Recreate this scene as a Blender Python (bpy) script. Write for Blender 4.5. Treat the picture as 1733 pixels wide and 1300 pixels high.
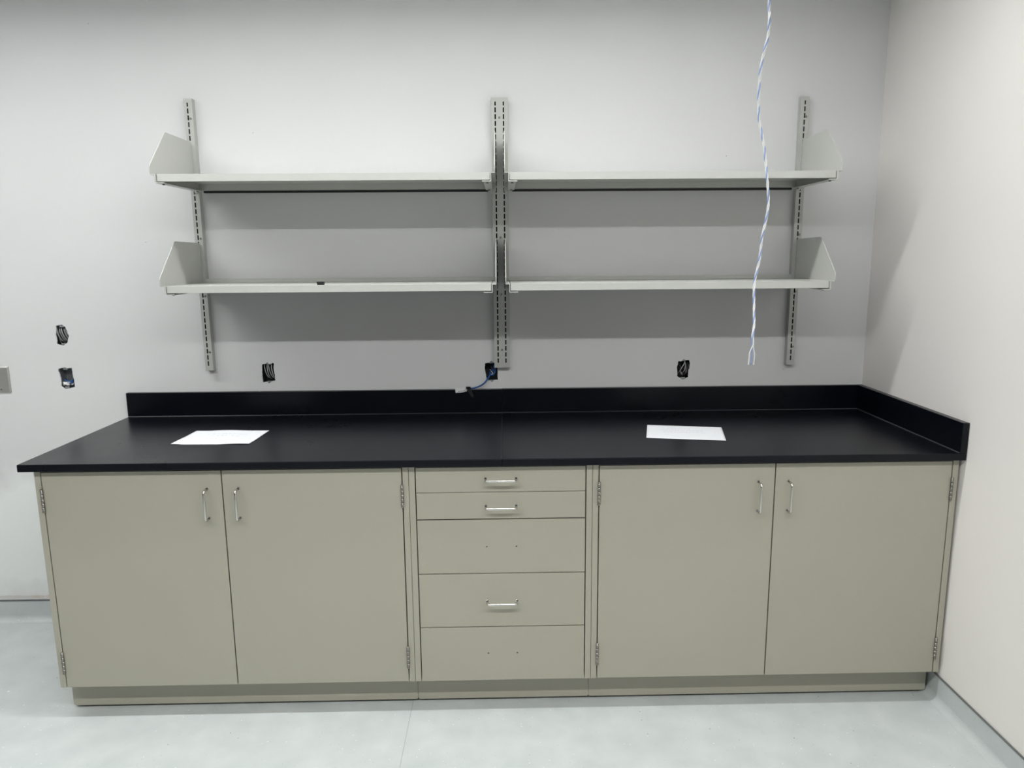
import bpy, bmesh, math, random
from mathutils import Vector, Matrix
from mathutils.geometry import delaunay_2d_cdt

random.seed(7)
for o in list(bpy.data.objects):
    bpy.data.objects.remove(o, do_unlink=True)
S = bpy.context.scene
C = S.collection

# ------------------------------------------------------------------ camera
IMG_W = 1733.0
cam_d = bpy.data.cameras.new('camera')
cam = bpy.data.objects.new('camera', cam_d); C.objects.link(cam)
cam_d.sensor_fit = 'HORIZONTAL'; cam_d.sensor_width = 36.0
cam_d.lens = 1288.793 * 36.0 / IMG_W
cam_d.shift_x = -12.018 / IMG_W
cam_d.shift_y = 20.95 / IMG_W
cam_d.clip_start = 0.05
pitch, yaw, roll = (math.radians(a) for a in (-10.4715, -1.1131, 0.4208))
Rm = Matrix.Rotation(yaw, 3, 'Z') @ Matrix.Rotation(pitch, 3, 'X') @ Matrix.Rotation(roll, 3, 'Y')
rt, fw, up_ = Rm.col[0], Rm.col[1], Rm.col[2]
M4 = Matrix(((rt.x, up_.x, -fw.x, 1.5366), (rt.y, up_.y, -fw.y, -3.1666), (rt.z, up_.z, -fw.z, 1.5647), (0, 0, 0, 1)))
cam.matrix_world = M4
S.camera = cam

# ------------------------------------------------------------------ world, light levels, exposure
w = bpy.data.worlds.new('world'); S.world = w; w.use_nodes = True
w.node_tree.nodes['Background'].inputs[0].default_value = (0.8, 0.85, 0.9, 1)
w.node_tree.nodes['Background'].inputs[1].default_value = 0.02
S.view_settings.view_transform = 'Standard'
S.view_settings.look = 'None'
S.view_settings.gamma = 1.0
S.view_settings.use_curve_mapping = False
S.view_settings.exposure = 0.09
LAMPS = [  # x0, x1, y, strength : linear ceiling lamps running along the bench
    (-1.80, 2.60, -0.90, 31.0),
    (-1.05, 2.98, -2.65, 60.0),
]
CEIL = 2.68
XR = 3.0585          # side wall
XL, YF = -3.2, -5.6  # far ends of the room

# ------------------------------------------------------------------ materials
MATS = {}
def nt(name):
    m = bpy.data.materials.new(name); m.use_nodes = True
    n = m.node_tree.nodes; l = m.node_tree.links
    return m, n, l, n['Principled BSDF']
def pmat(name, col, rough=0.5, metal=0.0, var=0.04, scale=6.0, bump=0.0, bscale=300.0, spec=0.5, rvar=0.0, stretch=None):
    """plain procedural paint / metal: noise in the colour, optional fine relief"""
    m, n, l, b = nt(name)
    tc = n.new('ShaderNodeTexCoord'); mp = n.new('ShaderNodeMapping')
    l.new(tc.outputs['Object'], mp.inputs[0])
    if stretch: mp.inputs['Scale'].default_value = stretch
    nz = n.new('ShaderNodeTexNoise'); nz.inputs['Scale'].default_value = scale; nz.inputs['Detail'].default_value = 5
    l.new(mp.outputs[0], nz.inputs['Vector'])
    rp = n.new('ShaderNodeValToRGB')
    rp.color_ramp.elements[0].position = 0.3; rp.color_ramp.elements[1].position = 0.7
    rp.color_ramp.elements[0].color = [c * (1 - var) for c in col] + [1]
    rp.color_ramp.elements[1].color = [min(1, c * (1 + var)) for c in col] + [1]
    l.new(nz.outputs['Fac'], rp.inputs[0]); l.new(rp.outputs[0], b.inputs['Base Color'])
    b.inputs['Roughness'].default_value = rough; b.inputs['Metallic'].default_value = metal
    b.inputs['Specular IOR Level'].default_value = spec
    if rvar:
        mr = n.new('ShaderNodeMapRange'); mr.inputs[3].default_value = rough - rvar; mr.inputs[4].default_value = rough + rvar
        l.new(nz.outputs['Fac'], mr.inputs[0]); l.new(mr.outputs[0], b.inputs['Roughness'])
    if bump:
        n2 = n.new('ShaderNodeTexNoise'); n2.inputs['Scale'].default_value = bscale; n2.inputs['Detail'].default_value = 2
        l.new(mp.outputs[0], n2.inputs['Vector'])
        bp = n.new('ShaderNodeBump'); bp.inputs['Strength'].default_value = bump; bp.inputs['Distance'].default_value = 0.001
        l.new(n2.outputs['Fac'], bp.inputs['Height']); l.new(bp.outputs[0], b.inputs['Normal'])
    MATS[name] = m
    return m

def floor_mat():
    m, n, l, b = nt('vinyl_floor')
    tc = n.new('ShaderNodeTexCoord')
    nz = n.new('ShaderNodeTexNoise'); nz.inputs['Scale'].default_value = 9; nz.inputs['Detail'].default_value = 8
    l.new(tc.outputs['Object'], nz.inputs['Vector'])
    rp = n.new('ShaderNodeValToRGB')
    rp.color_ramp.elements[0].position = 0.3; rp.color_ramp.elements[1].position = 0.72
    rp.color_ramp.elements[0].color = (0.50, 0.535, 0.535, 1); rp.color_ramp.elements[1].color = (0.575, 0.605, 0.60, 1)
    l.new(nz.outputs['Fac'], rp.inputs[0])
    def specks(scale, thr, colr, prev):
        v = n.new('ShaderNodeTexVoronoi'); v.inputs['Scale'].default_value = scale
        l.new(tc.outputs['Object'], v.inputs['Vector'])
        lt = n.new('ShaderNodeMath'); lt.operation = 'LESS_THAN'; lt.inputs[1].default_value = thr
        l.new(v.outputs['Distance'], lt.inputs[0])
        sep = n.new('ShaderNodeSeparateColor'); l.new(v.outputs['Color'], sep.inputs[0])
        gt = n.new('ShaderNodeMath'); gt.operation = 'GREATER_THAN'; gt.inputs[1].default_value = 0.72
        l.new(sep.outputs[0], gt.inputs[0])
        mu = n.new('ShaderNodeMath'); mu.operation = 'MULTIPLY'
        l.new(lt.outputs[0], mu.inputs[0]); l.new(gt.outputs[0], mu.inputs[1])
        mx = n.new('ShaderNodeMix'); mx.data_type = 'RGBA'
        l.new(mu.outputs[0], mx.inputs[0]); l.new(prev, mx.inputs[6]); mx.inputs[7].default_value = colr
        return mx.outputs[2]
    c = specks(48, 0.085, (0.80, 0.82, 0.82, 1), rp.outputs[0])
    c = specks(70, 0.10, (0.36, 0.38, 0.38, 1), c)
    c = specks(23, 0.05, (0.2, 0.2, 0.2, 1), c)
    l.new(c, b.inputs['Base Color'])
    b.inputs['Roughness'].default_value = 0.36
    MATS['vinyl_floor'] = m
floor_mat()

def wall_mat(name, col, patch=False):
    m, n, l, b = nt(name)
    tc = n.new('ShaderNodeTexCoord')
    nz = n.new('ShaderNodeTexNoise'); nz.inputs['Scale'].default_value = 2.2; nz.inputs['Detail'].default_value = 6
    l.new(tc.outputs['Object'], nz.inputs['Vector'])
    rp = n.new('ShaderNodeValToRGB')
    rp.color_ramp.elements[0].position = 0.3; rp.color_ramp.elements[1].position = 0.7
    rp.color_ramp.elements[0].color = [x * 0.985 for x in col] + [1]; rp.color_ramp.elements[1].color = [x * 1.01 for x in col] + [1]
    l.new(nz.outputs['Fac'], rp.inputs[0])
    out = rp.outputs[0]
    if patch:  # bare white skim coat low on the wall by the cabinet end, with a few orange scuffs above the base
        def blob(cx, cz, rx, rz, amt, soft, nscale):
            mp = n.new('ShaderNodeMapping')
            mp.inputs['Location'].default_value = (-cx / rx, 0, -cz / rz); mp.inputs['Scale'].default_value = (1 / rx, 0, 1 / rz)
            l.new(tc.outputs['Object'], mp.inputs[0])
            ln = n.new('ShaderNodeVectorMath'); ln.operation = 'LENGTH'; l.new(mp.outputs[0], ln.inputs[0])
            n2 = n.new('ShaderNodeTexNoise'); n2.inputs['Scale'].default_value = nscale; n2.inputs['Detail'].default_value = 6
            l.new(tc.outputs['Object'], n2.inputs['Vector'])
            ad = n.new('ShaderNodeMath'); ad.operation = 'MULTIPLY_ADD'; ad.inputs[1].default_value = 1.1
            l.new(n2.outputs['Fac'], ad.inputs[0]); l.new(ln.outputs['Value'], ad.inputs[2])
            mr = n.new('ShaderNodeMapRange'); mr.inputs[1].default_value = 1.5 + soft; mr.inputs[2].default_value = 1.5 - soft
            mr.inputs[4].default_value = amt
            l.new(ad.outputs[0], mr.inputs[0]); return mr.outputs[0]
        def over(prev, fac, colr):
            mx = n.new('ShaderNodeMix'); mx.data_type = 'RGBA'
            l.new(fac, mx.inputs[0]); l.new(prev, mx.inputs[6]); mx.inputs[7].default_value = colr; return mx.outputs[2]
        out = over(out, blob(-0.52, 0.40, 0.34, 0.27, 0.9, 0.25, 7), (0.86, 0.88, 0.87, 1))
        out = over(out, blob(-0.30, 0.11, 0.22, 0.010, 0.55, 0.2, 30), (0.62, 0.42, 0.28, 1))
        out = over(out, blob(-0.62, 0.11, 0.14, 0.008, 0.4, 0.2, 30), (0.5, 0.42, 0.36, 1))
    l.new(out, b.inputs['Base Color'])
    b.inputs['Roughness'].default_value = 0.55; b.inputs['Specular IOR Level'].default_value = 0.35
    n3 = n.new('ShaderNodeTexNoise'); n3.inputs['Scale'].default_value = 220; n3.inputs['Detail'].default_value = 2
    l.new(tc.outputs['Object'], n3.inputs['Vector'])
    bp = n.new('ShaderNodeBump'); bp.inputs['Strength'].default_value = 0.06; bp.inputs['Distance'].default_value = 0.001
    l.new(n3.outputs['Fac'], bp.inputs['Height']); l.new(bp.outputs[0], b.inputs['Normal'])
    MATS[name] = m
wall_mat('wall_paint', (0.70, 0.70, 0.70), True)
wall_mat('side_wall_paint', (0.805, 0.775, 0.745))
wall_mat('far_wall_paint', (0.24, 0.24, 0.24))
pmat('ceiling_tile', (0.62, 0.62, 0.61), 0.9, bump=0.3, bscale=120)
pmat('gypsum_edge', (0.86, 0.86, 0.85), 0.9, var=0.06, scale=60)
pmat('cabinet_paint', (0.395, 0.378, 0.308), 0.42, var=0.015, scale=3, bump=0.03, bscale=500)
pmat('shelf_paint', (0.50, 0.505, 0.475), 0.42, var=0.015, scale=4, bump=0.02, bscale=500)
pmat('standard_paint', (0.46, 0.465, 0.44), 0.42, var=0.015, scale=4, bump=0.02, bscale=500)
pmat('epoxy_top', (0.0022, 0.0031, 0.0060), 0.29, spec=0.25, var=0.12, scale=5, bump=0.02, bscale=700, rvar=0.05)
pmat('nickel', (0.62, 0.61, 0.58), 0.17, 1.0, var=0.02, scale=40)
pmat('hinge_steel', (0.30, 0.29, 0.265), 0.36, 1.0, var=0.10, scale=120)
pmat('stainless', (0.47, 0.455, 0.435), 0.42, 0.65, var=0.05, scale=8, stretch=(1, 1, 14))
pmat('box_shaded', (0.035, 0.038, 0.04), 0.6, 0.2, var=0.3, scale=60)  # galvanised steel darkened so the open boxes read as shaded voids
pmat('galvanised', (0.27, 0.29, 0.295), 0.55, 0.35, var=0.25, scale=50)
pmat('cable_grey', (0.42, 0.42, 0.42), 0.4, 0.2, var=0.08, scale=40)
pmat('cable_steel', (0.22, 0.22, 0.225), 0.45, 0.4, var=0.1, scale=60)
pmat('cable_black', (0.03, 0.03, 0.033), 0.45, var=0.1, scale=40)
pmat('cable_blue', (0.015, 0.085, 0.29), 0.4, var=0.08, scale=30)
pmat('plaster', (0.80, 0.80, 0.79), 0.85, var=0.08, scale=80, bump=0.4, bscale=160)
pmat('black_plastic', (0.012, 0.012, 0.012), 0.45, var=0.1, scale=40)
pmat('wire_white', (0.80, 0.80, 0.80), 0.35, var=0.02, scale=30)
pmat('wire_blue', (0.27, 0.36, 0.64), 0.4, var=0.1, scale=60)
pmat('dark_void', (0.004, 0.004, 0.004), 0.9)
pmat('base_cap', (0.13, 0.135, 0.135), 0.5, var=0.06, scale=12)
pmat('seam_grey', (0.36, 0.38, 0.38), 0.5, var=0.06, scale=20)
pmat('joint_grey', (0.020, 0.023, 0.027), 0.5, var=0.06, scale=20)
pmat('lamp_housing', (0.75, 0.75, 0.75), 0.5)
pmat('paint_flake', (0.9, 0.9, 0.89), 0.8)
pmat('hair_dark', (0.08, 0.08, 0.08), 0.6)
def paper_mat(name, rows, ink):
    m, n, l, b = nt(name)
    tc = n.new('ShaderNodeTexCoord'); sx = n.new('ShaderNodeSeparateXYZ'); l.new(tc.outputs['Object'], sx.inputs[0])
    prev = None
    for (yc, h, x0, x1) in rows:   # faint, unreadable handwriting rows
        d = n.new('ShaderNodeMath'); d.operation = 'SUBTRACT'; d.inputs[1].default_value = yc; l.new(sx.outputs[1], d.inputs[0])
        a = n.new('ShaderNodeMath'); a.operation = 'ABSOLUTE'; l.new(d.outputs[0], a.inputs[0])
        g = n.new('ShaderNodeMath'); g.operation = 'LESS_THAN'; g.inputs[1].default_value = h; l.new(a.outputs[0], g.inputs[0])
        p = n.new('ShaderNodeMath'); p.operation = 'GREATER_THAN'; p.inputs[1].default_value = x0; l.new(sx.outputs[0], p.inputs[0])
        q = n.new('ShaderNodeMath'); q.operation = 'LESS_THAN'; q.inputs[1].default_value = x1; l.new(sx.outputs[0], q.inputs[0])
        e = n.new('ShaderNodeMath'); e.operation = 'MULTIPLY'; l.new(p.outputs[0], e.inputs[0]); l.new(q.outputs[0], e.inputs[1])
        f = n.new('ShaderNodeMath'); f.operation = 'MULTIPLY'; l.new(e.outputs[0], f.inputs[0]); l.new(g.outputs[0], f.inputs[1])
        if prev is None: prev = f
        else:
            s = n.new('ShaderNodeMath'); s.operation = 'MAXIMUM'; l.new(prev.outputs[0], s.inputs[0]); l.new(f.outputs[0], s.inputs[1]); prev = s
    mp = n.new('ShaderNodeMapping'); mp.inputs['Scale'].default_value = (1, 0.7, 1); l.new(tc.outputs['Object'], mp.inputs[0])
    nz = n.new('ShaderNodeTexNoise'); nz.inputs['Scale'].default_value = 190; nz.inputs['Detail'].default_value = 3; l.new(mp.outputs[0], nz.inputs['Vector'])
    th = n.new('ShaderNodeMapRange'); th.inputs[1].default_value = 0.48; th.inputs[2].default_value = 0.60; th.inputs[4].default_value = 0.55
    l.new(nz.outputs['Fac'], th.inputs[0])
    mu = n.new('ShaderNodeMath'); mu.operation = 'MULTIPLY'; l.new(prev.outputs[0], mu.inputs[0]); l.new(th.outputs[0], mu.inputs[1])
    mx = n.new('ShaderNodeMix'); mx.data_type = 'RGBA'; l.new(mu.outputs[0], mx.inputs[0])
    mx.inputs[6].default_value = (0.76, 0.77, 0.795, 1); mx.inputs[7].default_value = ink
    l.new(mx.outputs[2], b.inputs['Base Color']); b.inputs['Roughness'].default_value = 0.8
    MATS[name] = m
paper_mat('paper_noted', [(0.045, 0.007, -0.07, 0.08), (0.018, 0.007, -0.05, 0.06), (-0.02, 0.006, -0.06, 0.0)], (0.45, 0.45, 0.52, 1))
paper_mat('paper_scrawled', [(0.06, 0.006, -0.08, 0.02), (0.03, 0.006, -0.09, 0.07), (0.0, 0.006, -0.08, 0.09)], (0.50, 0.50, 0.62, 1))
def lamp_mat(name, strength):
    m, n, l, b = nt(name)
    b.inputs['Base Color'].default_value = (0.9, 0.9, 0.9, 1)
    b.inputs['Emission Color'].default_value = (0.985, 1.0, 0.99, 1)
    b.inputs['Emission Strength'].default_value = strength
    MATS[name] = m

# ------------------------------------------------------------------ mesh helpers
def box(bm, x0, x1, y0, y1, z0, z1, bev=0.0, seg=1):
    g = bmesh.ops.create_cube(bm, size=1.0)
    vs = g['verts']
    for v in vs:
        v.co = Vector(((x0 + x1) / 2 + v.co.x * (x1 - x0), (y0 + y1) / 2 + v.co.y * (y1 - y0), (z0 + z1) / 2 + v.co.z * (z1 - z0)))
    if bev > 0:
        es = set(e for v in vs for e in v.link_edges)
        bmesh.ops.bevel(bm, geom=list(es), offset=bev, segments=seg, affect='EDGES', profile=0.5)
def prism(bm, poly, axis, a0, a1):
    """extrude a 2-D polygon along an axis; poly holds the other two coordinates in axis order"""
    def P(p, a):
        if axis == 'x': return Vector((a, p[0], p[1]))
        if axis == 'y': return Vector((p[0], a, p[1]))
        return Vector((p[0], p[1], a))
    A = [bm.verts.new(P(p, a0)) for p in poly]; B = [bm.verts.new(P(p, a1)) for p in poly]
    fs = [bm.faces.new(A), bm.faces.new(B[::-1])]
    for i in range(len(poly)):
        j = (i + 1) % len(poly)
        fs.append(bm.faces.new((A[i], B[i], B[j], A[j])))
    bmesh.ops.recalc_face_normals(bm, faces=fs)
def tube(bm, pts, r, n=10, cap=True):
    pts = [Vector(p) for p in pts]
    rings = []; up = None
    for i, p in enumerate(pts):
        t = (pts[min(i + 1, len(pts) - 1)] - pts[max(i - 1, 0)]).normalized()
        if up is None:
            up = Vector((0, 0, 1)) if abs(t.z) < 0.9 else Vector((1, 0, 0))
        a = (up - t * up.dot(t)).normalized(); b = t.cross(a); up = a
        rr = r[i] if isinstance(r, (list, tuple)) else r
        rings.append([bm.verts.new(p + a * math.cos(2 * math.pi * k / n) * rr + b * math.sin(2 * math.pi * k / n) * rr) for k in range(n)])
    for i in range(len(rings) - 1):
        for k in range(n):
            f = bm.faces.new((rings[i][k], rings[i][(k + 1) % n], rings[i + 1][(k + 1) % n], rings[i + 1][k])); f.smooth = True
    if cap:
        bm.faces.new(rings[0][::-1]); bm.faces.new(rings[-1])
def smooth_path(ctrl, n=12):
    """Catmull-Rom through control points"""
    c = [Vector(p) for p in ctrl]; c = [2 * c[0] - c[1]] + c + [2 * c[-1] - c[-2]]
    out = []
    for i in range(1, len(c) - 2):
        for k in range(n):
            t = k / n
            p0, p1, p2, p3 = c[i - 1:i + 3]
            out.append(0.5 * ((2 * p1) + (p2 - p0) * t + (2 * p0 - 5 * p1 + 4 * p2 - p3) * t * t + (3 * p1 - p0 - 3 * p2 + p3) * t ** 3))
    out.append(c[-2]); return out
def obj(name, bm, mat, parent=None, label=None):
    me = bpy.data.meshes.new(name); bm.normal_update(); bm.to_mesh(me); bm.free()
    me.materials.append(MATS[mat])
    o = bpy.data.objects.new(name, me); C.objects.link(o)
    if parent is not None:
        o.parent = parent
        o.matrix_parent_inverse = parent.matrix_world.inverted()
    if label: o['label'] = label
    return o
def thing(name, label, cat, loc=(0, 0, 0), group=None, rz=0.0):
    o = bpy.data.objects.new(name, None); C.objects.link(o)
    o.empty_display_size = 0.05
    o.location = loc; o.rotation_euler = (0, 0, rz)
    o.matrix_world = Matrix.Translation(loc) @ Matrix.Rotation(rz, 4, 'Z')
    return tag(o, label, cat, group)
def tag(o, label, cat, group=None):
    o['label'] = label; o['category'] = cat
    if group: o['group'] = group
    return o
def struct(o, label, cat):
    o['kind'] = 'structure'; o['label'] = label; o['category'] = cat
    return o
def nb(): return bmesh.new()

# ------------------------------------------------------------------ wall openings (x, z outlines)
HOLES = {
 'coiled_upper': [(-0.3032, 1.295), (-0.2851, 1.2986), (-0.2758, 1.2996), (-0.2657, 1.2909), (-0.2598, 1.2778), (-0.2578, 1.2628), (-0.2532, 1.2545), (-0.2581, 1.244), (-0.2619, 1.2272), (-0.272, 1.2197), (-0.2814, 1.2123), (-0.3019, 1.2174), (-0.3072, 1.2201), (-0.3054, 1.2445), (-0.3074, 1.2595), (-0.3037, 1.2819)],
 'plastered': [(-0.3145, 1.1152), (-0.304, 1.1189), (-0.2849, 1.1225), (-0.2761, 1.1186), (-0.2573, 1.12), (-0.2564, 1.0848), (-0.2532, 1.0733), (-0.2532, 1.0396), (-0.2744, 1.0344), (-0.2936, 1.0308), (-0.3102, 1.0425), (-0.3085, 1.0701), (-0.3107, 1.0931), (-0.315, 1.1046)],
 'looped': [(0.5272, 1.127), (0.5434, 1.1286), (0.5481, 1.1354), (0.5522, 1.1336), (0.5553, 1.1284), (0.5654, 1.1283), (0.5709, 1.1334), (0.5766, 1.1299), (0.575, 1.1145), (0.5757, 1.0903), (0.578, 1.0747), (0.5778, 1.0574), (0.564, 1.0549), (0.555, 1.0472), (0.548, 1.0455), (0.5452, 1.0534), (0.5262, 1.0501), (0.5249, 1.0804), (0.5252, 1.0977)],
 'network': [(1.4568, 1.122), (1.4733, 1.1241), (1.4821, 1.1321), (1.4939, 1.1235), (1.5092, 1.123), (1.5081, 1.0682), (1.509, 1.0508), (1.4929, 1.051), (1.4859, 1.0406), (1.4802, 1.0453), (1.4619, 1.0513), (1.4589, 1.0757), (1.4546, 1.0989)],
 'crossed': [(2.2695, 1.1223), (2.2833, 1.1222), (2.2934, 1.1334), (2.2988, 1.1273), (2.3178, 1.1262), (2.3198, 1.1105), (2.3182, 1.0896), (2.314, 1.0862), (2.3142, 1.0547), (2.3065, 1.0509), (2.298, 1.0444), (2.2893, 1.0436), (2.2804, 1.0516), (2.2671, 1.0578), (2.267, 1.0797), (2.2642, 1.0972), (2.269, 1.1111)],
}
def roughen(poly, amp):
    out = []
    for i, p in enumerate(poly):
        q = poly[(i + 1) % len(poly)]
        out.append(p)
        L = math.dist(p, q); k = int(L / 0.004)
        for j in range(1, k):
            t = j / k
            out.append((p[0] + (q[0] - p[0]) * t + random.uniform(-amp, amp), p[1] + (q[1] - p[1]) * t + random.uniform(-amp, amp)))
    return out
RH = {k: roughen(v, 0.0007) for k, v in HOLES.items()}
def inside(p, poly):
    c = False
    for i in range(len(poly)):
        a, b = poly[i], poly[i - 1]
        if (a[1] > p[1]) != (b[1] > p[1]) and p[0] < (b[0] - a[0]) * (p[1] - a[1]) / (b[1] - a[1]) + a[0]: c = not c
    return c

# ------------------------------------------------------------------ the room
def build_wall_back():
    T = 0.006
    vs = [(XL, 0), (XR + .1, 0), (XR + .1, CEIL), (XL, CEIL)]; es = [(0, 1), (1, 2), (2, 3), (3, 0)]
    for poly in RH.values():
        b = len(vs); vs += poly; es += [(b + i, b + (i + 1) % len(poly)) for i in range(len(poly))]
    r = delaunay_2d_cdt([Vector(v) for v in vs], es, [], 0, 1e-6)
    bm = nb()
    F = [bm.verts.new((v.x, 0, v.y)) for v in r[0]]; B = [bm.verts.new((v.x, T, v.y)) for v in r[0]]
    for f in r[2]:
        c = sum((r[0][i] for i in f), Vector((0, 0))) / len(f)
        if any(inside(c, p) for p in RH.values()): continue
        a = bm.faces.new([F[i] for i in f]); b = bm.faces.new([B[i] for i in f])
        a.normal_update(); b.normal_update()
        if a.normal.y > 0: a.normal_flip()
        if b.normal.y < 0: b.normal_flip()
    bm.edges.ensure_lookup_table()
    done = {}
    for i, v in enumerate(F): done[v] = B[i]
    for e in [e for e in bm.edges if e.is_boundary and e.verts[0] in done and e.verts[1] in done]:
        a, b = e.verts
        f = bm.faces.new((a, b, done[b], done[a])); f.material_index = 1
    bmesh.ops.delete(bm, geom=[v for v in bm.verts if not v.link_faces], context='VERTS')
    o = obj('wall_back', bm, 'wall_paint'); o.data.materials.append(MATS['gypsum_edge'])
    return struct(o, 'pale grey painted wall behind the bench with five cut-outs', 'wall')
wb = build_wall_back()
for x, z in ((2.438, 1.953), (2.718, 1.084), (.555, 2.049), (.096, 1.629), (-.045, 2.452)):   # stray nail heads
    bm = nb(); bmesh.ops.create_cone(bm, cap_ends=True, segments=10, radius1=.0017, radius2=.0012, depth=.0012, matrix=Matrix.Translation((x, -.0006, z)) @ Matrix.Rotation(math.pi / 2, 4, 'X'))
    obj('nail_head', bm, 'hinge_steel', wb)
bm = nb(); box(bm, XR, XR + .1, YF, 0, 0, CEIL)
struct(obj('wall_right', bm, 'side_wall_paint'), 'plain pale side wall beside the splash end of the counter', 'wall')
bm = nb(); box(bm, XL - .1, XL, YF, 0, 0, CEIL)
struct(obj('wall_left', bm, 'far_wall_paint'), 'plain grey side wall at the far end of the room', 'wall')
bm = nb(); box(bm, XL, XR, YF - .1, YF, 0, CEIL)
struct(obj('wall_front', bm, 'far_wall_paint'), 'plain grey wall facing the bench', 'wall')
bm = nb(); box(bm, XL - .1, XR + .1, YF - .1, .1, CEIL, CEIL + .05)
struct(obj('ceiling', bm, 'ceiling_tile'), 'plain white ceiling', 'ceiling')
bm = nb(); box(bm, XL - .1, XR + .1, YF - .1, .1, -.05, 0)
fl = struct(obj('floor', bm, 'vinyl_floor'), 'pale grey speckled sheet vinyl floor', 'floor')
bm = nb(); box(bm, 1.1970, 1.1990, YF, -.03, 0.0, 0.0004)
obj('seam', bm, 'seam_grey', fl, 'thin welded seam in the vinyl')

# coved vinyl base with a dark cap strip
CH, CR = 0.092, 0.026
def cove_profile():
    t = 0.003
    pts = [(0, 0), (CR + t, 0), (CR + t, .0004)]
    for k in range(1, 8):
        a = math.pi / 2 * k / 8
        pts.append((CR + t - CR * math.sin(a), CR - CR * math.cos(a) + .0004))
    pts += [(t, CR), (t, CH), (0, CH)]
    return pts
bm = nb(); prism(bm, [(-d, z) for d, z in cove_profile()], 'x', XL, XR)
for f in bm.faces: f.smooth = False
bb = struct(obj('baseboard_back', bm, 'vinyl_floor'), 'coved grey vinyl base along the wall behind the cabinets', 'baseboard')
bm = nb(); box(bm, XL, XR, -.0055, 0, CH, CH + .006, .001)
obj('cap_strip', bm, 'base_cap', bb, 'dark cap strip')
bm = nb()
prism(bm, [(XR - d, z) for d, z in cove_profile()], 'y', YF, 0)
br = struct(obj('baseboard_right', bm, 'vinyl_floor'), 'coved grey vinyl base along the side wall', 'baseboard')
bm = nb(); box(bm, XR - .0055, XR, YF, 0, CH, CH + .006, .001)
obj('cap_strip', bm, 'base_cap', br, 'dark cap strip')

# ------------------------------------------------------------------ linear ceiling lamps
for i, (x0, x1, y, st) in enumerate(LAMPS):
    lab = ['long linear ceiling lamp running just in front of the counter', 'long linear ceiling lamp running parallel further out in the room'][i]
    t = thing('ceiling_lamp', lab, 'lamp', ((x0 + x1) / 2, y, CEIL), 'linear ceiling lamps')
    hw = 0.055
    bm = nb()
    box(bm, x0 - .02, x1 + .02, y - hw - .006, y - hw, CEIL - .022, CEIL)
    box(bm, x0 - .02, x1 + .02, y + hw, y + hw + .006, CEIL - .022, CEIL)
    box(bm, x0 - .02, x0, y - hw, y + hw, CEIL - .022, CEIL); box(bm, x1, x1 + .02, y - hw, y + hw, CEIL - .022, CEIL)
    obj('housing', bm, 'lamp_housing', t)
    lamp_mat('lamp_glow_%d' % i, st)
    bm = nb()
    f = bm.faces.new([bm.verts.new(p) for p in ((x0, y - hw, CEIL - .002), (x0, y + hw, CEIL - .002), (x1, y + hw, CEIL - .002), (x1, y - hw, CEIL - .002))])
    obj('diffuser', bm, 'lamp_glow_%d' % i, t, 'glowing white diffuser')

# ------------------------------------------------------------------ base cabinets
YD = -0.742           # plane of the door fronts
ZB, ZT = 0.115, 0.889 # underside of the carcass, underside of the counter
YK = -0.681           # toe kick
ST = 0.0195           # width of the carcass edge shown beside the doors
G = 0.0034            # gap
def pull_mesh(vertical):
    h, s, rad = 0.0505, 0.031, 0.011
    pts = [(-h, 0, 0)]
    for k in range(7):
        a = math.pi / 2 * k / 6
        pts.append((-h + rad - rad * math.cos(a), -(s - rad) - rad * math.sin(a), 0))
    for k in range(7):
        a = math.pi / 2 * (1 - k / 6)
        pts.append((h - rad + rad * math.cos(a), -(s - rad) - rad * math.sin(a), 0))
    pts.append((h, 0, 0))
    if vertical: pts = [(0, p[1], p[0]) for p in pts]
    bm = nb(); tube(bm, pts, 0.0041, 12)
    for e in (pts[0], pts[-1]):
        tube(bm, [Vector(e), Vector(e) + Vector((0, -.003, 0))], 0.0058, 12)
    me = bpy.data.meshes.new('pull'); bm.to_mesh(me); bm.free(); me.materials.append(MATS['nickel']); return me
PULL_V, PULL_H = pull_mesh(True), pull_mesh(False)
def hinge_mesh():
    bm = nb(); r = 0.0046; H = 0.072
    n = 5
    for k in range(n):
        z0 = -H / 2 + H * k / n + .0002; z1 = -H / 2 + H * (k + 1) / n - .0002
        tube(bm, [(0, -r, z0), (0, -r, z1)], r, 12)
    tube(bm, [(0, -r, -H / 2 - .001), (0, -r, H / 2 + .001)], r * .75, 10)
    for s in (-1, 1):
        tube(bm, [(0, -r, s * H / 2), (0, -r, s * (H / 2 + .002)), (0, -r, s * (H / 2 + .004)), (0, -r, s * (H / 2 + .005))], [r * 1.08, r * 1.08, r * .8, r * .3], 12)
    box(bm, -.0011, .0011, -.001, .016, -H / 2, H / 2)
    me = bpy.data.meshes.new('hinge'); bm.to_mesh(me); bm.free(); me.materials.append(MATS['hinge_steel']); return me
HINGE = hinge_mesh()
def link(name, me, parent, loc, label=None):
    o = bpy.data.objects.new(name, me); C.objects.link(o)
    o.parent = parent; o.matrix_parent_inverse = parent.matrix_world.inverted(); o.location = loc
    if label: o['label'] = label
    return o
def carcass(t, x0, x1):
    bm = nb()
    for a, b in ((x0, x0 + ST), (x1 - ST, x1)):
        box(bm, a, b, YD, -.06, ZB, ZT - .0005, .0008)
    box(bm, x0 + ST, x1 - ST, YD + .03, -.06, ZB + .002, ZB + .02)
    box(bm, x0 + ST, x1 - ST, -.08, -.06, ZB, ZT - .0005)
    box(bm, x0 + ST, x1 - ST, YD + .024, YD + .05, ZT - .05, ZT - .0005)
    obj('carcass', bm, 'cabinet_paint', t)
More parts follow.
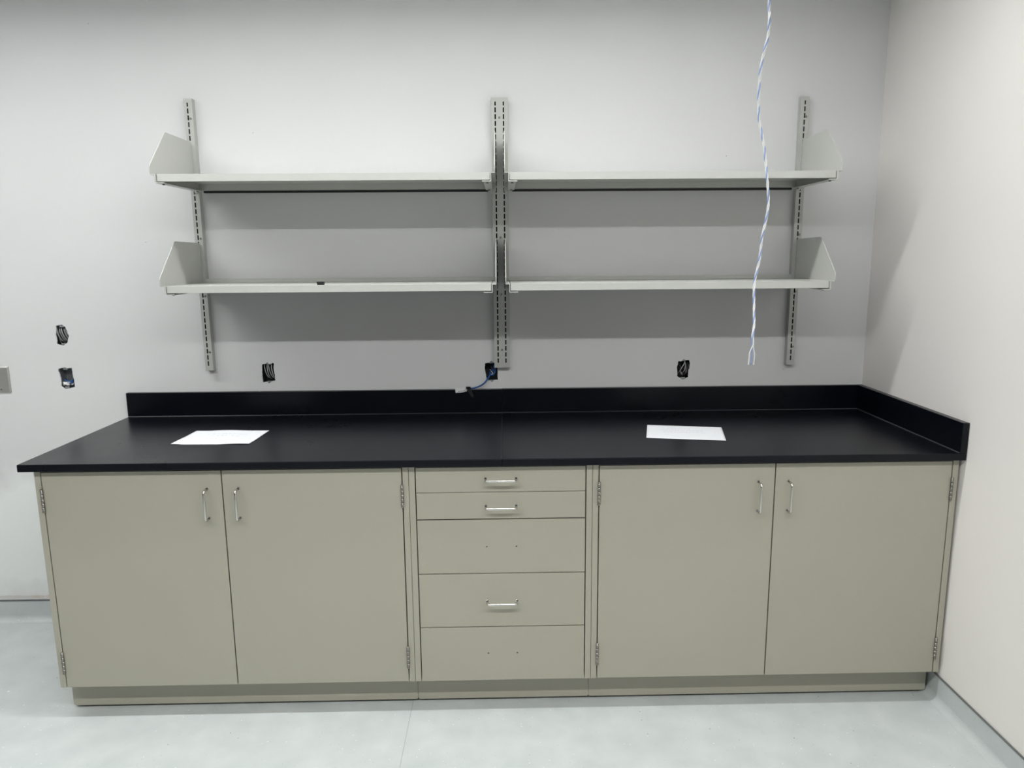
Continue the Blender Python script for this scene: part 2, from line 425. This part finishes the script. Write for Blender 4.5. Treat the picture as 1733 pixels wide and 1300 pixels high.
def toe_kick(t, x0, x1):
    bm = nb()
    # front board with eased lower corners
    e = .006; zk = .010
    prism(bm, [(x0 + e, zk), (x1 - e, zk), (x1 - e * .3, zk + e * .3), (x1, zk + e), (x1, ZB), (x0, ZB), (x0, zk + e), (x0 + e * .3, zk + e * .3)], 'y', YK, YK + .016)
    obj('toe_kick', bm, 'cabinet_paint', t)
    for fx in (x0 + .06, x1 - .06):
        for fy in (YK + .07, -.14):
            bm = nb(); tube(bm, [(fx, fy, 0), (fx, fy, .012)], .022, 14); tube(bm, [(fx, fy, .012), (fx, fy, ZB + .003)], .008, 10)
            obj('leveling_foot', bm, 'black_plastic', t)
    for a in (x0, x1 - .016):
        bm = nb(); box(bm, a, a + .016, YK + .016, -.08, .012, ZB); obj('base_side', bm, 'cabinet_paint', t)
def door(t, x0, x1, hinge_side, pull_x):
    bm = nb(); box(bm, x0, x1, YD, YD + .019, ZB + .001, ZT - .008, .0009, 2)
    d = obj('door', bm, 'cabinet_paint', t)
    link('handle', PULL_V, d, (pull_x, YD, .7675), 'bright nickel wire pull')
    hx = x0 - G / 2 if hinge_side < 0 else x1 + G / 2
    for z in (.786, .208): link('hinge', HINGE, d, (hx, YD - .0002, z), 'exposed steel barrel hinge')
    return d
def door_cabinet(label, x0, x1, mid, kx0, kx1, pulls):
    t = thing('base_cabinet', label, 'cabinet', ((x0 + x1) / 2, -.4, 0), 'two-door base cabinets')
    carcass(t, x0, x1); toe_kick(t, kx0, kx1)
    door(t, x0 + ST + G, mid - G * .55, -1, pulls[0]); door(t, mid + G * .55, x1 - ST - G, 1, pulls[1])
    return t
X0, X1, X2, X3 = 0.0010, 1.2175, 1.8250, 3.0495
door_cabinet('greige steel two-door base cabinet at the open end of the counter', X0, X1 - .0006, .606, X0, X1 - .0006, (.556, .658))
door_cabinet('greige steel two-door base cabinet in the corner against the side wall', X2 + .0006, X3, 2.4345, X2 + .0006, 3.044, (2.380, 2.481))
t = thing('drawer_cabinet', 'greige steel cabinet of five stacked drawers between the two-door cabinets', 'cabinet', ((X1 + X2) / 2, -.4, 0))
carcass(t, X1 + .0006, X2 - .0006); toe_kick(t, X1 + .0006, X2 - .0006)
zs = [ZT - .008, .795, .701, .509, .315, ZB + .001]
hx0, hx1 = 1.4712, 1.5712
def drawer_front(x0, x1, z0, z1, holes_z):
    """front slab with two real drilled holes when the pull is missing"""
    bm = nb()
    if holes_z is None:
        box(bm, x0, x1, YD, YD + .019, z0, z1, .0009, 2); return bm
    r = .0026; n = 14
    vs = [(x0, z0), (x1, z0), (x1, z1), (x0, z1)]; es = [(0, 1), (1, 2), (2, 3), (3, 0)]; circ = []
    for hx in (hx0, hx1):
        b = len(vs); c = [(hx + r * math.cos(2 * math.pi * k / n), holes_z + r * math.sin(2 * math.pi * k / n)) for k in range(n)]
        circ.append(c); vs += c; es += [(b + i, b + (i + 1) % n) for i in range(n)]
    rr = delaunay_2d_cdt([Vector(v) for v in vs], es, [], 0, 1e-7)
    F = [bm.verts.new((v.x, YD, v.y)) for v in rr[0]]; B = [bm.verts.new((v.x, YD + .019, v.y)) for v in rr[0]]
    for f in rr[2]:
        c = sum((rr[0][i] for i in f), Vector((0, 0))) / len(f)
        if any(inside(c, p) for p in circ): continue
        a = bm.faces.new([F[i] for i in f]); bm.faces.new([B[i] for i in f][::-1])
    m = {v: B[i] for i, v in enumerate(F)}
    for e in [e for e in bm.edges if e.is_boundary and e.verts[0] in m and e.verts[1] in m]:
        bm.faces.new((e.verts[0], e.verts[1], m[e.verts[1]], m[e.verts[0]]))
    bmesh.ops.recalc_face_normals(bm, faces=bm.faces[:])
    return bm
GZ = (.0018, .0038, .0032, .0026)
pz = {0: .840, 1: .746, 3: .409}; hz = {2: .604, 4: .2165}
for i in range(5):
    bm = drawer_front(X1 + ST + G + .0006, X2 - ST - G - .0006, zs[i + 1] + (GZ[i] / 2 if i < 4 else 0), zs[i] - (GZ[i - 1] / 2 if i else 0), hz.get(i))
    d = obj('drawer', bm, 'cabinet_paint', t, None if i in pz else 'drawer front with two screw holes and no pull')
    bm = nb()   # tray behind the front
    a, b, c, e = X1 + .05, X2 - .05, zs[i + 1] + .012, zs[i] - .02
    box(bm, a, a + .012, YD + .0192, -.15, c, e); box(bm, b - .012, b, YD + .0192, -.15, c, e); box(bm, a, b, YD + .0192, -.15, c, c + .008); box(bm, a, b, -.16, -.15, c, e)
    obj('tray', bm, 'cabinet_paint', d)
    if i in pz: link('handle', PULL_H, d, ((hx0 + hx1) / 2, YD, pz[i]), 'bright nickel wire pull')

# ------------------------------------------------------------------ countertop with splashes
t = thing('countertop', 'black epoxy resin countertop in two slabs with back and side splash', 'countertop', (1.5, -.38, .889))
YC = -.766; ZC = .914; ZS = 1.016; XCL, XCM, XCR, TS = -.036, 1.526, 3.0568, .0225
for a, b in ((XCL, XCM - .0004), (XCM + .0004, XCR)):
    bm = nb(); box(bm, a, b, YC, -.001, .889, ZC, .0022, 2); obj('slab', bm, 'epoxy_top', t)
for a, b, dz in ((XCL, XCM - .0003, -.0012), (XCM + .0003, XCR - TS - .0002, 0)):
    bm = nb(); box(bm, a, b, -TS, -.001, ZC + .0002, ZS + dz, .0016, 2); obj('back_splash', bm, 'epoxy_top', t)
bm = nb(); box(bm, XCR - TS, XCR, YC, -.001, ZC + .0002, ZS, .0016, 2); obj('side_splash', bm, 'epoxy_top', t)
bm = nb(); box(bm, XCM - .0009, XCM + .0009, YC + .003, -TS, ZC - .002, ZC + .0003); obj('joint', bm, 'joint_grey', t, 'thin grey joint between the slabs')
bm = nb()
prism(bm, [(-TS, ZC), (-TS - .003, ZC), (-TS, ZC + .003)], 'x', XCL + .002, XCR - TS)
obj('caulk_bead', bm, 'joint_grey', t, 'thin grey bead along the splash')
bm = nb()
prism(bm, [(XCR - TS, ZC), (XCR - TS - .003, ZC), (XCR - TS, ZC + .003)], 'y', YC + .003, -TS)
obj('caulk_bead', bm, 'joint_grey', t, 'thin grey bead along the splash')

# ------------------------------------------------------------------ slotted shelf standards
Z0, Z1 = 1.107, 2.173
RD = 0.029
def standard(label, x0, x1, slots, screws):
    t = thing('shelf_standard', label, 'shelf standard', ((x0 + x1) / 2, 0, Z0), 'slotted wall standards')
    bm = nb(); sw, sh, p = .0054, .0190, .0254
    zc = [Z0 + .0295 + p * k for k in range(41)]
    th = .0018
    xs = [x0]
    for s in slots: xs += [s - sw / 2, s + sw / 2]
    xs.append(x1)
    for k in range(0, len(xs) - 1, 2): box(bm, xs[k], xs[k + 1], -RD, -RD + th, Z0, Z1)
    for s in slots:
        zz = [Z0] + [v for c in zc for v in (c - sh / 2, c + sh / 2)] + [Z1]
        zz[-2] -= .004
        for k in range(0, len(zz), 2): box(bm, s - sw / 2, s + sw / 2, -RD, -RD + th, zz[k], zz[k + 1])
    box(bm, x0, x0 + th, -RD + th, 0, Z0, Z1); box(bm, x1 - th, x1, -RD + th, 0, Z0, Z1)
    obj('rail', bm, 'standard_paint', t)
    bm = nb(); box(bm, x0 + th, x1 - th, -.004, -.001, Z0 + .002, Z1 - .002); obj('slot_shade_strip', bm, 'dark_void', t)  # black strip added behind the slots so they look shaded inside
    for sx, sz in screws:
        bm = nb(); tube(bm, [(sx, -RD, sz), (sx, -RD - .0012, sz), (sx, -RD - .0022, sz)], [.0046, .0046, .0026], 12)
        obj('screw', bm, 'hinge_steel', t)
scr = (2.098, 1.641, 1.412, 1.184)
SL, SA, SB, SR = .3195, 1.512, 1.544, 2.7345
standard('single-row slotted grey steel standard at the bench end away from the side wall', SL - .0155, SL + .0165, [SL - .002], [(SL + .0075, z) for z in scr])
standard('wide grey steel standard with two rows of slots between the shelf bays', 1.496, 1.560, [SA, SB], [(1.528, z) for z in (2.098, 1.637, 1.41, 1.182)])
standard('single-row slotted grey steel standard closest to the side wall', SR - .0165, SR + .0155, [SR], [(SR + .0062, z) for z in scr])

# ------------------------------------------------------------------ shelves
YFS = -.404; YRS = -.036
def bracket(par, xs, s, zs):
    """sheet-metal end bracket: upright end panel, jog, riser and flange under the shelf; s = +1 when the shelf lies to +x"""
    bm = nb(); th = .0027
    def bx(a, b, *r):
        x0, x1 = sorted((xs + s * a, xs + s * b)); box(bm, x0, x1, *r)
    prof = [(-.030, zs), (-.030, zs + .150), (-.036, zs + .157), (-.262, zs + .160)]
    prof += [(-.268, zs + .1585), (-.2725, zs + .154)]
    prof += [(-.413, zs + .030), (-.4165, zs + .0235), (-.417, zs + .016), (-.4165, zs + .006), (-.413, zs)]
    # rounded front edge follows the straight slope from the top corner down to the nose
    x0, x1 = sorted((xs, xs + s * th))
    prism(bm, prof, 'x', x0, x1)
    bx(0, .0165, -.413, -.032, zs - .0026, zs)
    bx(.0138, .0165, -.413, -.032, zs - .0290, zs - .0026)
    # flange with a clipped front corner
    xa, xb = xs + s * .0143, xs + s * .046
    poly = [(xa, -.413), (xb, -.413), (xb - s * .004, -.37), (xb - s * .006, -.05), (xa, -.035)]
    prism(bm, poly, 'z', zs - .0316, zs - .0290)
    bx(0, .0022, -.032, -.022, zs - .036, zs)       # hook into the slot
    bx(.0022, .0143, -.036, -.032, zs - .034, zs - .002)
    b = obj('end_bracket', bm, 'shelf_paint', par)
    for yy in (-.375, -.075):
        bm = nb(); bxx = xs + s * .028
        tube(bm, [(bxx, yy, zs - .0312), (bxx, yy, zs - .0352)], .0045, 8)
        obj('bolt', bm, 'base_cap', b)
    return b
def shelf(label, xa, xb, zs):
    t = thing('wall_shelf', label, 'shelf', ((xa + xb) / 2, -.2, zs), 'steel wall shelves')
    x0, x1 = xa + .0185, xb - .0185
    bm = nb()
    box(bm, x0, x1, YFS, YRS, zs - .0016, zs, .0005)
    box(bm, x0, x1, YFS, YFS + .0016, zs - .0255, zs - .0012, .0006)
    box(bm, x0, x1, YFS + .0016, YFS + .012, zs - .0255, zs - .0239)
    box(bm, x0, x1, YRS, YRS + .0016, zs - .0255, zs + .015, .0005)
    for a, b in ((x0, x0 + .0014), (x1 - .0014, x1)): box(bm, a, b, YFS + .0016, YRS, zs - .0255, zs - .0016)
    obj('shelf_board', bm, 'shelf_paint', t)
    bm = nb(); box(bm, x0 + .014, x1 - .014, YRS + .012, -.004, zs - .0345, zs - .0265)  # black box added to imitate the shaded gap below the rear lip
    obj('rear_gap_shade', bm, 'black_plastic', t, 'dark strip added for the shaded gap under the back edge')
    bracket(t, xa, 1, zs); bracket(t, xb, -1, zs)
    return t
ZU, ZL = 1.8525, 1.4665
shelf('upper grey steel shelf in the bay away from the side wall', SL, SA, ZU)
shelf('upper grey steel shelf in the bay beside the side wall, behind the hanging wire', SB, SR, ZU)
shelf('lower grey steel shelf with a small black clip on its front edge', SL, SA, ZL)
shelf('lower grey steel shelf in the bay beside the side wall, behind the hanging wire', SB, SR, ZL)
# small black clip left on the lower shelf
bm = nb()
prism(bm, [(.8705, ZL), (.8925, ZL), (.8935, ZL + .0105), (.8915, ZL + .0115), (.8700, ZL + .0115), (.8680, ZL + .0105)], 'y', -.398, -.380)
box(bm, .876, .888, -.3985, -.397, ZL + .003, ZL + .009, .0005)
tag(obj('plastic_clip', bm, 'black_plastic'), 'small black plastic clip lying on the lower shelf edge', 'clip')

# ------------------------------------------------------------------ electrical boxes in the wall cut-outs
def outlet_box(key, label, cables, extra=None, shell='box_shaded'):
    poly = HOLES[key]
    cx = sum(p[0] for p in poly) / len(poly); cz = sum(p[1] for p in poly) / len(poly)
    x0, x1 = min(p[0] for p in poly) - .003, max(p[0] for p in poly) + .003
    z0, z1 = min(p[1] for p in poly) - .002, max(p[1] for p in poly) + .002
    t = thing('outlet_box', label, 'outlet box', (cx, .0064, z0), 'open electrical boxes in the wall')
    bm = nb(); d0, d1, th = .0064, .058, .0016
    box(bm, x0, x0 + th, d0, d1, z0, z1); box(bm, x1 - th, x1, d0, d1, z0, z1)
    box(bm, x0, x1, d0, d1, z0, z0 + th); box(bm, x0, x1, d0, d1, z1 - th, z1); box(bm, x0, x1, d1, d1 + th, z0, z1)
    obj('box_shell', bm, shell, t)
    for zz, s in ((z1 - .002, -1), (z0 + .002, 1)):
        bm = nb(); box(bm, cx - .009, cx + .009, .0030, .0045, *sorted((zz, zz + s * .011)), .0006)
        tube(bm, [(cx, .0030, zz + s * .005), (cx, .0012, zz + s * .005)], .003, 8)
        obj('ear', bm, 'galvanised', t)
    for pts, r, mat in cables:
        bm = nb(); tube(bm, smooth_path([(cx + a, b - .009, cz + c) for a, b, c in pts], 8), r, 10)
        obj('cable', bm, mat, t)
    if extra: extra(t, cx, cz)
    return t
def sweep(x, lean, r, mat, y=.02, top=.038, bot=-.036):
    return ([(x, .05, top), (x + lean * .05, y + .004, top * .72), (x + lean * .35, y - .004, .004), (x + lean * .8, y + .002, bot * .6), (x + lean * 1.2, .045, bot)], r, mat)
outlet_box('coiled_upper', 'wall cut-out packed with coiled grey cables, above another cut-out near the cover plate',
    [sweep(-.026 + .0092 * k, .021 + .0015 * k, .0033, 'cable_steel', .018 + .003 * (k % 2)) for k in range(6)] + [sweep(-.023, .003, .0033, 'cable_steel', .028, .02, -.046), sweep(-.014, .008, .0033, 'cable_steel', .03, .02, -.046)])
def plaster_blob(t, cx, cz):
    bm = nb(); bmesh.ops.create_icosphere(bm, subdivisions=3, radius=1.0)
    for v in bm.verts:
        k = 1 + .18 * math.sin(5 * v.co.x + 2) * math.cos(4 * v.co.z) + random.uniform(-.05, .05)
        v.co = Vector((cx - .010 + v.co.x * .017 * k, .019 + v.co.y * .010 * k, cz - .032 + v.co.z * .009 * k))
    obj('plaster_lump', bm, 'plaster', t, 'lump of white plaster')
outlet_box('plastered', 'nearly empty wall cut-out with white plaster and a blue wire at its foot',
    [([(-.022, .05, -.014), (-.012, .022, -.016), (.004, .018, -.021), (.018, .022, -.018), (.026, .05, -.012)], .0022, 'cable_blue'),
     ([(.004, .05, -.024), (.010, .018, -.030), (.018, .016, -.026), (.022, .04, -.020)], .0026, 'cable_blue'),
     ([(.014, .05, -.034), (.017, .02, -.034), (.024, .05, -.030)], .003, 'wire_white')], plaster_blob, 'galvanised')
outlet_box('looped', 'wall cut-out with looped grey and black cables, above the counter beside the outer standard',
    [sweep(-.021, .016, .0017, 'cable_grey', .016), sweep(-.010, .010, .0017, 'cable_grey', .017), sweep(-.004, .018, .0019, 'cable_grey', .016),
     sweep(.009, .010, .0020, 'cable_grey', .015), sweep(.015, .008, .0030, 'cable_black', .022), sweep(.002, .012, .0034, 'cable_black', .03), sweep(-.015, .008, .0034, 'cable_black', .032)])
outlet_box('network', 'wall cut-out holding coiled blue cable, partly behind the double-slotted standard',
    [([(.014, .05, .03), (.018, .024, .012), (.012, .016, -.008), (0, .018, -.014), (-.006, .02, -.004), (.004, .018, .006), (.014, .02, -.002), (.008, .02, -.016), (-.004, .03, -.018)], .0028, 'cable_blue'),
     ([(-.004, .055, .028), (.002, .028, .014), (.008, .024, -.002), (.002, .024, -.016)], .003, 'cable_black'),
     ([(.004, .055, .03), (.010, .03, .020), (.012, .026, .0), (.006, .026, -.012)], .0028, 'cable_blue'),
     ([(-.006, .04, .006), (0, .0155, .002), (.006, .0150, -.006), (0, .0155, -.012), (-.008, .03, -.010)], .0012, 'wire_white')])
outlet_box('crossed', 'wall cut-out with crossing grey and black cables, above the counter near the side wall',
    [([(.010, .045, .036), (.006, .018, .026), (-.006, .013, .006), (-.014, .016, -.010), (-.018, .04, -.026)], .0021, 'cable_grey'),
     ([(.012, .045, .030), (.010, .016, .018), (.008, .014, .004), (.004, .02, -.012), (.0, .045, -.022)], .0024, 'cable_grey'),
     ([(.022, .05, .034), (.021, .016, .016), (.019, .016, -.010), (.017, .045, -.034)], .0034, 'cable_black'),
     ([(.014, .05, .032), (.014, .02, .006), (.013, .02, -.016), (.012, .05, -.034)], .0028, 'cable_steel'),
     ([(-.018, .05, .028), (-.013, .02, .016), (-.010, .018, .002), (-.018, .045, -.008)], .003, 'cable_black'),
     ([(-.008, .05, -.004), (-.009, .016, -.014), (-.003, .016, -.022), (.004, .05, -.020)], .0022, 'cable_grey'),
     ([(-.02, .05, -.02), (-.012, .024, -.022), (0, .022, -.028), (.012, .05, -.024)], .0036, 'cable_black')])

# blue network cable hanging out of its cut-out onto the back splash
t = thing('network_cable', 'blue network cable with white tag and black strap resting on the back splash', 'cable', (1.40, -.026, 1.016))
bm = nb()
tube(bm, smooth_path([(1.482, .016, 1.077), (1.474, .002, 1.068), (1.466, -.010, 1.056), (1.452, -.021, 1.041), (1.434, -.026, 1.030), (1.412, -.027, 1.0225), (1.390, -.0265, 1.0195)], 8), .0036, 12)
obj('jacket', bm, 'cable_blue', t, 'blue cable jacket')
bm = nb()
segs = 14
rowA = []; rowB = []
for k in range(segs + 1):
    u = k / segs
    x = 1.330 + .050 * u; zt = 1.0225 + .0025 * u + .0012 * math.sin(9 * u); zb_ = 1.0005 + .0065 * u + .0010 * math.sin(7 * u + 1)
    rowA.append((x, -.0268 - .0012 * math.sin(6 * u), zt)); rowB.append((x + .002 * (1 - u), -.0252 - .0010 * math.sin(5 * u + .5), zb_))
va = [bm.verts.new(p) for p in rowA]; vb = [bm.verts.new(p) for p in rowB]
va2 = [bm.verts.new((p[0], p[1] + .0008, p[2])) for p in rowA]; vb2 = [bm.verts.new((p[0], p[1] + .0008, p[2])) for p in rowB]
for k in range(segs):
    bm.faces.new((va[k], va[k + 1], vb[k + 1], vb[k])); bm.faces.new((va2[k + 1], va2[k], vb2[k], vb2[k + 1]))
    bm.faces.new((va[k + 1], va[k], va2[k], va2[k + 1])); bm.faces.new((vb[k], vb[k + 1], vb2[k + 1], vb2[k]))
bm.faces.new((va[0], vb[0], vb2[0], va2[0])); bm.faces.new((va[-1], va2[-1], vb2[-1], vb[-1]))
bmesh.ops.recalc_face_normals(bm, faces=bm.faces[:])
tg = obj('tag', bm, 'wire_white', t, 'crumpled white tag')
for k in range(4):   # smudged dark print on the tag
    bm = nb(); x = 1.344 + .0075 * k
    box(bm, x, x + .0048, -.0283, -.0279, 1.0065 + .0008 * k, 1.0065 + .0008 * k + random.uniform(.003, .005), .0001)
    obj('smudge', bm, 'cable_grey', tg)
bm = nb()
tube(bm, [(1.386, -.0268, 1.0165), (1.386, -.0268, 1.0265)], .0066, 12)
prism(bm, [(1.3765, 1.0265), (1.3955, 1.0265), (1.4035, 1.0005), (1.4090, .9885), (1.4045, .9835), (1.3985, .9845), (1.3900, 1.0000)], 'y', -.0362, -.0325)
prism(bm, [(1.3765, 1.0215), (1.3955, 1.0215), (1.3955, 1.0270), (1.3765, 1.0270)], 'y', -.0362, -.0180)
obj('strap', bm, 'black_plastic', t, 'black strap end')

# ------------------------------------------------------------------ cover plate
t = thing('cover_plate', 'brushed stainless steel wall cover plate beside the stacked cut-outs', 'cover plate', (-.5525, 0, 1.02))
bm = nb()
prism(bm, [(-.590, 1.0195), (-.5150, 1.0195), (-.5150, 1.1295), (-.590, 1.1295)], 'y', -.0025, 0)
a = [(-.590, 1.0195), (-.5150, 1.0195), (-.5150, 1.1295), (-.590, 1.1295)]; b = [(-.585, 1.0245), (-.5200, 1.0245), (-.5200, 1.1245), (-.585, 1.1245)]
A = [bm.verts.new((p[0], -.0025, p[1])) for p in a]; B = [bm.verts.new((p[0], -.0065, p[1])) for p in b]
for i in range(4): bm.faces.new((A[i], A[(i + 1) % 4], B[(i + 1) % 4], B[i]))
bm.faces.new(B)
bmesh.ops.recalc_face_normals(bm, faces=bm.faces[:])
obj('plate', bm, 'stainless', t)
for z in (1.034, 1.115):
    bm = nb(); tube(bm, [(-.5525, -.0065, z), (-.5525, -.0078, z), (-.5525, -.0085, z)], [.0036, .0036, .002], 12); obj('screw', bm, 'hinge_steel', t)

# ------------------------------------------------------------------ papers on the counter
def paper(label, mat, cx, cy, rz, wav):
    bm = nb(); nx, ny = 28, 22; wx, wy = .2794, .2159
    g = [[None] * (ny + 1) for _ in range(nx + 1)]
    for i in range(nx + 1):
        for j in range(ny + 1):
            u, v = i / nx - .5, j / ny - .5
            z = .0004 + wav * max(0, .5 * math.sin(7 * u + 3 * v + .8) + .35 * math.sin(4 * v - 5 * u) + .1)
            g[i][j] = bm.verts.new((u * wx, v * wy, z))
    for i in range(nx):
        for j in range(ny):
            f = bm.faces.new((g[i][j], g[i + 1][j], g[i + 1][j + 1], g[i][j + 1])); f.smooth = True
    r = bmesh.ops.extrude_face_region(bm, geom=bm.faces[:])
    for v in r['geom']:
        if isinstance(v, bmesh.types.BMVert): v.co.z += .0002
    bmesh.ops.recalc_face_normals(bm, faces=bm.faces[:])
    o = obj('paper_sheet', bm, mat)
    o.location = (cx, cy, ZC); o.rotation_euler = (0, 0, rz)
    return tag(o, label, 'paper', 'sheets of paper on the counter')
paper('slightly curled white paper sheet on the counter above the cabinet at the open end', 'paper_noted', .493, -.4115, math.radians(-1.8), .0030)
paper('flat white paper sheet on the counter below the cut-out with crossing cables', 'paper_scrawled', 2.205, -.4220, math.radians(-11.5), .0004)

# ------------------------------------------------------------------ twisted wire hanging from the ceiling
WY = -1.05
WP = [(2.2300, 2.6795), (2.2330, 2.56), (2.2380, 2.40)] + [(2.2364, 2.2126), (2.2356, 2.1698), (2.232, 2.1193), (2.2257, 2.0903), (2.2205, 2.0392), (2.2219, 1.9801), (2.2265, 1.9204), (2.2391, 1.8601), (2.2479, 1.7837), (2.2551, 1.7062), (2.2527, 1.6593), (2.247, 1.612), (2.2454, 1.5483), (2.2355, 1.4839), (2.2354, 1.4188), (2.2345, 1.3694), (2.2295, 1.3363), (2.2323, 1.3113), (2.2352, 1.2862), (2.2367, 1.256)]
def wire_path():
    ctrl = [Vector((x, WY + .012 * math.sin(i * .9), z)) for i, (x, z) in enumerate(WP)]
    return smooth_path(ctrl, 14)
base = wire_path()
cum = [0]
for i in range(1, len(base)): cum.append(cum[-1] + (base[i] - base[i - 1]).length)
tot = cum[-1]
t = thing('hanging_wire', 'loose twisted white and blue wire hanging from the ceiling, frayed into strands', 'wire', (2.2300, WY, CEIL))
for s, (nm, mt, end) in enumerate((('strand', 'wire_white', -.0075), ('strand', 'wire_white', .0070), ('strand', 'wire_blue', .0000))):
    pts = []
    for p, c in zip(base, cum):
        a = 2 * math.pi * c / .055 + s * 2 * math.pi / 3 + .35 * math.sin(c * 23)
        k = max(0, min(1, (c - (tot - .085)) / .05))   # strands open out near the cut end
        rad = .0021 * (1 - k)
        wob = .0045 * math.sin((c - tot) * 75 + s) * k * (1 - k) * 2
        pts.append(p + Vector((rad * math.cos(a) + end * k * (.35 + .65 * k) + wob, -rad * math.sin(a), 0)))
    bm = nb(); tube(bm, pts, .0017 if mt == 'wire_white' else .0018, 8)
    obj(nm, bm, mt, t, 'white insulated strand' if mt == 'wire_white' else 'blue insulated strand')

# ------------------------------------------------------------------ specks left on the floor
for lab, px, py, sc in (('larger white paint chip on the floor beside the open-end cabinet', -.299, -.57, .0052), ('tiny white paint chip on the floor beside the open-end cabinet', -.188, -.66, .0026)):
    bm = nb()
    pts = [(px + sc * math.cos(a) * random.uniform(.6, 1.1), py + sc * math.sin(a) * random.uniform(.6, 1.1)) for a in [k * math.pi / 3.5 for k in range(7)]]
    prism(bm, pts, 'z', .0001, .0016)
    tag(obj('paint_chip', bm, 'paint_flake'), lab, 'paint chip', 'paint chips on the floor')
